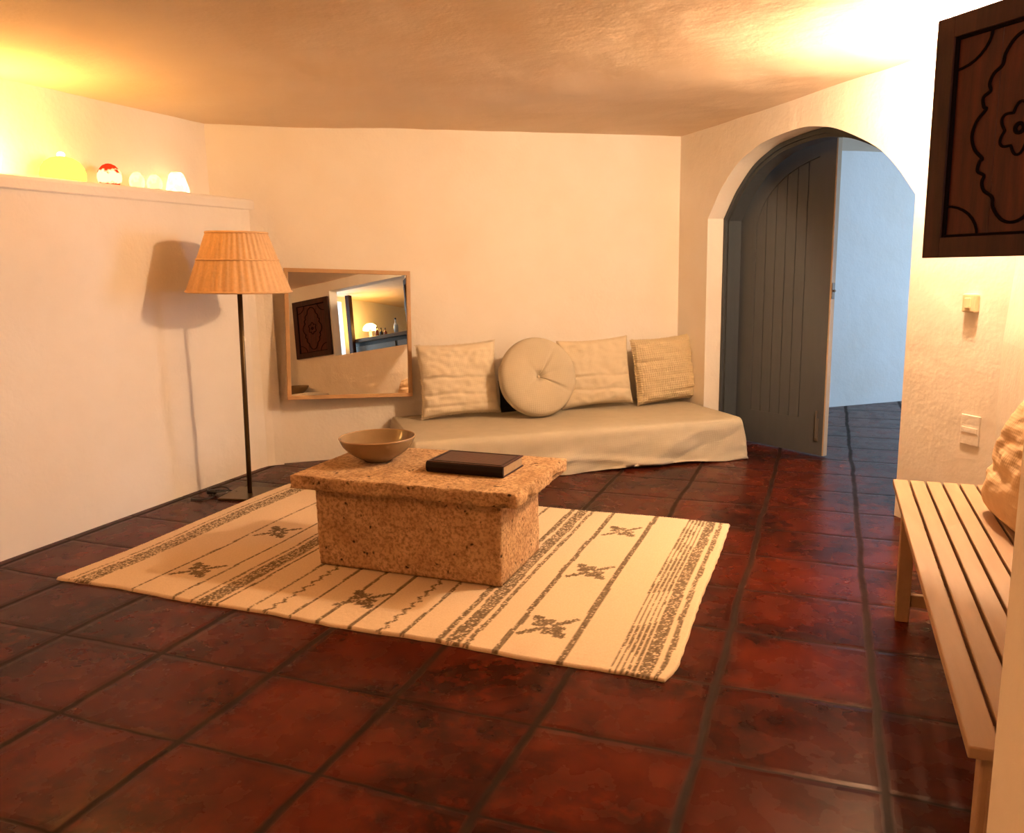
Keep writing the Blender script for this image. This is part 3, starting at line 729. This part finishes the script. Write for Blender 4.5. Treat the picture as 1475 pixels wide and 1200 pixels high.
# book
Mk = Matrix.Translation((-1.362, 3.045, .4215)) @ Matrix.Rotation(R(-1.5), 4, 'Z')
t = thing('book', 'thick brown leather-bound book lying on the stone tabletop', 'book', Mk)
bw, bh, bt = .175, .108, .047
bm = bmesh.new(); box(bm, -bw, bw, -bh, bh, 0, .005, .0015); box(bm, -bw, bw, -bh, bh, bt-.005, bt, .0015); obj('cover', bm, LEATHER, t)
bm = bmesh.new(); pr_ = [(-bh+.004, 0), (-bh-.006, .006), (-bh-.010, bt/2), (-bh-.006, bt-.006), (-bh+.004, bt)]
prism(bm, pr_, -bw, bw, lambda p, t: (t, p[0], p[1])); obj('spine', bm, LEATHERD, t)['label'] = 'darker leather spine'
bm = bmesh.new(); box(bm, -bw+.006, bw-.006, -bh+.002, bh-.006, .005, bt-.005); obj('page_block', bm, PAPER, t)
bm = bmesh.new()
for q in (.012, .018): 
    a, b = bw-q, bh-q; P4 = [(-a, -b), (a, -b), (a, b), (-a, b)]
    for i in range(4):
        (xa, ya), (xb, yb) = P4[i], P4[(i+1) % 4]; tube(bm, [(xa, ya, bt), (xb, yb, bt)], .0012, 6)
obj('tooled_border', bm, LEATHERD, t)

# ------------------------------------------------------------------ bench
BX0, BX1, BY0, BY1, BZT = .245, .669, 1.385, 3.165, .470
t = thing('slatted_bench', 'long pale wooden slatted bench along the right wall', 'bench', Matrix.Translation((BX0, BY0, 0)))
W_, L_ = BX1-BX0, BY1-BY0
bm = bmesh.new(); pit = W_/8; gp = .0075
for i in range(8): box(bm, i*pit+(gp/2 if i else 0), (i+1)*pit-(gp/2 if i < 7 else 0), .0, L_, BZT-.022, BZT, .003)
for y in (.10, L_/2, L_-.10): box(bm, .03, W_-.03, y-.02, y+.02, BZT-.045, BZT-.022)
obj('seat', bm, BENCHW, t)
for lx in (.022, W_-.067):
    for ly in (.012, L_-.185):
        bm = bmesh.new(); box(bm, lx, lx+.045, ly, ly+.045, 0, BZT-.022, .004)
        if ly < .1: box(bm, lx+.012, lx+.033, ly-.004, ly+.004, .05, BZT-.06, .002)
        obj('leg', bm, BENCHW, t)
for ly in (.022, L_-.175):
    bm = bmesh.new(); box(bm, .067, W_-.067, ly, ly+.022, .055, .100, .003); obj('stretcher', bm, BENCHW, t)
# cushion on the bench
Mc = Matrix.Translation((.575, 2.64, BZT+.186)) @ Matrix.Rotation(R(-80), 4, 'Z') @ Matrix.Rotation(R(-14), 4, 'X')
t = thing('bench_cushion', 'round-cornered straw coloured cushion leaning on the right wall atop the bench', 'cushion', Mc)
bm = bmesh.new(); pillow(bm, .44, .34, .13, 41, -.10, .012, [(-.3, .08, .018, -1), (.35, .07, .014, 1)], nub=.0008); obj('cushion_body', bm, linen('straw_cotton', (.72, .50, .30), .12, 200), t, True)

# ------------------------------------------------------------------ wooden shutters of the wall opening
SW, SZ0, SZ1 = .570, 1.258, 1.975
def bez(pts, n=5): return catmull(pts, n)
med_px = None
def shutter(label, hinge, az_deg, flip):
    d = Vector((math.sin(R(az_deg)), math.cos(R(az_deg)), 0)); nn = Vector((d.y, -d.x, 0))*flip
    Ms = Matrix((d, nn, zax)).transposed().to_4x4(); Ms.translation = Vector(hinge)
    if Ms.determinant() < 0:
        pass
    t = thing('window_shutter', label, 'shutter', None, 'carved wooden shutters')
    t.matrix_world = Matrix.Translation(Vector(hinge)) @ Matrix.Rotation(math.atan2(d.y, d.x), 4, 'Z')
    f = 1 if (Matrix.Rotation(math.atan2(d.y, d.x), 3, 'Z') @ Vector((0, 1, 0))).dot(nn) > 0 else -1
    h = SZ1-SZ0; T_ = .022
    # local: x along leaf from the hinge, y*f = decorated face side
    def bx(bm, x0, x1, y0, y1, z0, z1, bev=0):
        a, b = sorted((y0*f, y1*f)); box(bm, x0, x1, a, b, z0, z1, bev)
    st = .062
    bm = bmesh.new()
    bx(bm, 0, st, -T_, .012, 0, h, .002); bx(bm, SW-st, SW, -T_, .012, 0, h, .002)
    bx(bm, st, SW-st, -T_, .012, 0, st, .002); bx(bm, st, SW-st, -T_, .012, h-st, h, .002)
    obj('shutter_frame', bm, FRAMEWOOD, t)
    bm = bmesh.new(); n = 3; w0 = (SW-2*st)/n
    for i in range(n): bx(bm, st+i*w0+.0012, st+(i+1)*w0-.0012, -.014, -.006, st, h-st)
    obj('plank_panel', bm, DARKWOOD, t)
    bm = bmesh.new()
    y = -.0045*f; cx, cz = SW/2, h/2
    for x0, x1, z0, z1 in ((st, SW-st, st, st), (st, SW-st, h-st, h-st), (st, st, st, h-st), (SW-st, SW-st, st, h-st)):
        tube(bm, [(x0, y, z0), (x1, y, z1)], .009, 8)
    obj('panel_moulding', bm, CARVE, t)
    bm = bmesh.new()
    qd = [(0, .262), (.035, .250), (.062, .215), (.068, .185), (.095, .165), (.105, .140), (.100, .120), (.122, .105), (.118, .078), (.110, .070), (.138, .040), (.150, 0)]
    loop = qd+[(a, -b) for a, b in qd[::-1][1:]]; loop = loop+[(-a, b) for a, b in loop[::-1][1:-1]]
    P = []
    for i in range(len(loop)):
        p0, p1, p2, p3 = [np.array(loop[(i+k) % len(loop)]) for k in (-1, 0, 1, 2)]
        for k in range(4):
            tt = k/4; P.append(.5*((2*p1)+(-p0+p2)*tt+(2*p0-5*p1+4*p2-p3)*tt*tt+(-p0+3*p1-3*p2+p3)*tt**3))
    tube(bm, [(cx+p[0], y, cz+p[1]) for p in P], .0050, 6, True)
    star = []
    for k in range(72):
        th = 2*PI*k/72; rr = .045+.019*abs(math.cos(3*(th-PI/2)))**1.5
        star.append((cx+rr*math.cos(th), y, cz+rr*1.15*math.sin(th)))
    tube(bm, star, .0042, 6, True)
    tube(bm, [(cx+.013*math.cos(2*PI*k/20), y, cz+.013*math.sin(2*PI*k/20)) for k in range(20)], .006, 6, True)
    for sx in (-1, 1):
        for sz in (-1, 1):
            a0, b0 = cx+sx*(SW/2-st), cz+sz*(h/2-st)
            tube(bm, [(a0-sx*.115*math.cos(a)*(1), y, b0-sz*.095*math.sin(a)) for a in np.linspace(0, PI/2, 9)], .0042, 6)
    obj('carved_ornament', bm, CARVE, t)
    for z in (.12, h-.12):
        bm = bmesh.new(); tube(bm, [(0, -T_*f*.5, z-.03), (0, -T_*f*.5, z+.03)], .006); obj('hinge', bm, BLACK, t)
    return t
hx = (.28+math.cos(R(44))*0+math.sin(R(44))*SW, 2.98-math.cos(R(44))*SW)
shutter('dark carved wooden shutter swung out into the room at the top right', (hx[0], hx[1], SZ0), -44, -1).location.z = SZ0
t = shutter('dark carved wooden shutter folded back flat against the near right wall', (XR-.028, OY0-.01, SZ0), 180, 1)

# ------------------------------------------------------------------ switch and socket plates on the arch wall
Mw = Matrix((aw, ao, zax)).transposed().to_4x4()
def on_wall(s, z): m = Mw.copy(); m.translation = L+aw*s+zax*z; return m
s_sw = 2.205
t = thing('light_switch', 'small ivory light switch box on the wall right of the archway', 'switch', on_wall(s_sw, 1.066))
bm = bmesh.new(); box(bm, -.034, .034, -.030, 0, -.040, .040, .006); obj('switch_box', bm, SWITCHM, t)
bm = bmesh.new(); box(bm, -.014, .014, -.036, -.029, -.022, .022, .002); obj('rocker', bm, SWITCHM, t)
t = thing('cover_plate', 'flush plaster coloured cover plate low on the wall right of the archway', 'plate', on_wall(2.245, .512))
bm = bmesh.new(); box(bm, -.050, .050, -.007, 0, -.066, .066, .002); obj('plate', bm, WALL, t)
bm = bmesh.new(); box(bm, -.042, .042, -.0095, -.0065, -.012, .012, .001); obj('centre_strip', bm, WALL, t)

# ------------------------------------------------------------------ kitchen seen in the mirror
KY = 1.545
t = thing('kitchen_bar', 'raised kitchen bar with a dark wooden top seen in the mirror', 'counter', Matrix.Translation((1.62, .95, 0)))
bm = bmesh.new(); box(bm, 0, .42, 0, 2.2, KY-.05, KY, .005); obj('worktop', bm, simple('dark_worktop', (.10, .06, .035), .3), t)
bm = bmesh.new(); box(bm, .06, .42, .02, 2.18, 0, KY-.05); obj('cabinet_body', bm, simple('dark_cabinet', (.03, .03, .032), .4), t)
for i in range(3):
    bm = bmesh.new(); box(bm, .042, .06, .04+i*.72, .04+i*.72+.68, .08, KY-.10, .004); obj('door_panel', bm, simple('grey_cabinet_doors', (.16, .15, .14), .4), t)
t = thing('table_lamp', 'glowing yellow mushroom lamp on the kitchen bar seen in the mirror', 'lamp', Matrix.Translation((1.86, 1.13, KY)))
bm = bmesh.new(); lathe(bm, [(.10, .13), (.098, .155), (.08, .19), (.045, .215), (0, .222)], 32); obj('lamp_shade', bm, glow('kitchen_lamp_glow', (1, .50, .10), 14), t, True)
bm = bmesh.new(); lathe(bm, [(0, 0), (.05, 0), (.045, .02), (.02, .035), (.016, .2), (0, .2)], 20); obj('base', bm, glow('kitchen_lamp_base_glow', (1, .5, .12), 1.2), t, True)
K = [simple('red_brown_glass', (.25, .06, .03), .2), simple('pale_glass', (.5, .55, .6), .2), simple('black_glass', (.02, .02, .02), .2)]
names = ['reddish brown bottle', 'pale glass bottle', 'black bottle', 'short reddish brown bottle']
for i, (y, r, h, m) in enumerate(((1.30, .025, .13, 0), (1.37, .024, .10, 2), (1.62, .030, .20, 1), (1.44, .024, .09, 0))):
    t = thing('bottle', names[i]+' standing on the kitchen bar seen in the mirror', 'bottle', Matrix.Translation((1.78, y, KY)), 'bottles on the kitchen bar')
    bm = bmesh.new(); lathe(bm, [(0, 0), (r, 0), (r, h*.6), (r*.4, h*.78), (r*.36, h), (0, h)], 20); obj('bottle_body', bm, K[m], t, True)
    bm = bmesh.new(); lathe(bm, [(0, h), (r*.42, h), (r*.42, h+.02), (0, h+.02)], 16); obj('cap', bm, BLACK, t)
t = thing('table_fan', 'grey round table fan on the kitchen bar seen in the mirror', 'fan', Matrix.Translation((1.84, 1.83, KY)) @ Matrix.Rotation(R(-55), 4, 'Z'))
GR = simple('grey_metal', (.22, .28, .36), .4)
bm = bmesh.new(); lathe(bm, [(0, 0), (.09, 0), (.08, .02), (.02, .03), (.016, .20), (0, .20)], 24); obj('stand', bm, GR, t)
bm = bmesh.new(); FR, FZ = .145, .37
for rr in (.04, .075, .11, FR):
    for y in (-.045, .045): tube(bm, [(rr*math.cos(2*PI*k/36), y*(1-.5*(rr/FR)**2), FZ+rr*math.sin(2*PI*k/36)) for k in range(36)], .003, 5, True)
for k in range(24):
    a = 2*PI*k/24
    for y in (-.045, .045): tube(bm, [(0, y, FZ), (FR*math.cos(a), y*.5, FZ+FR*math.sin(a))], .002, 4)
obj('cage', bm, GR, t)
for k in range(4):
    bm = bmesh.new(); a = 2*PI*k/4
    pts = [(.02, -.02), (.12, -.055), (.13, 0), (.11, .04), (.02, .02)]
    prism(bm, pts, -.003, .003, lambda p, tt: (p[0]*math.cos(a)-p[1]*math.sin(a), tt+.15*p[1], FZ+p[0]*math.sin(a)+p[1]*math.cos(a))); obj('blade', bm, GR, t)
bm = bmesh.new(); box(bm, 1.55, 1.62, .99, 1.05, 0, CH-.02); struct('trim_4', bm, FRAMEWOOD)
# bowl and cushion on the plaster block (their reflections show low in the mirror)
t = thing('bowl', 'stoneware bowl on the plaster block, seen low in the mirror', 'bowl', Matrix.Translation((.50, .93, .802)))
bm = bmesh.new(); lathe(bm, out+inn, 48); obj('bowl_body', bm, CERAMIC, t, True)
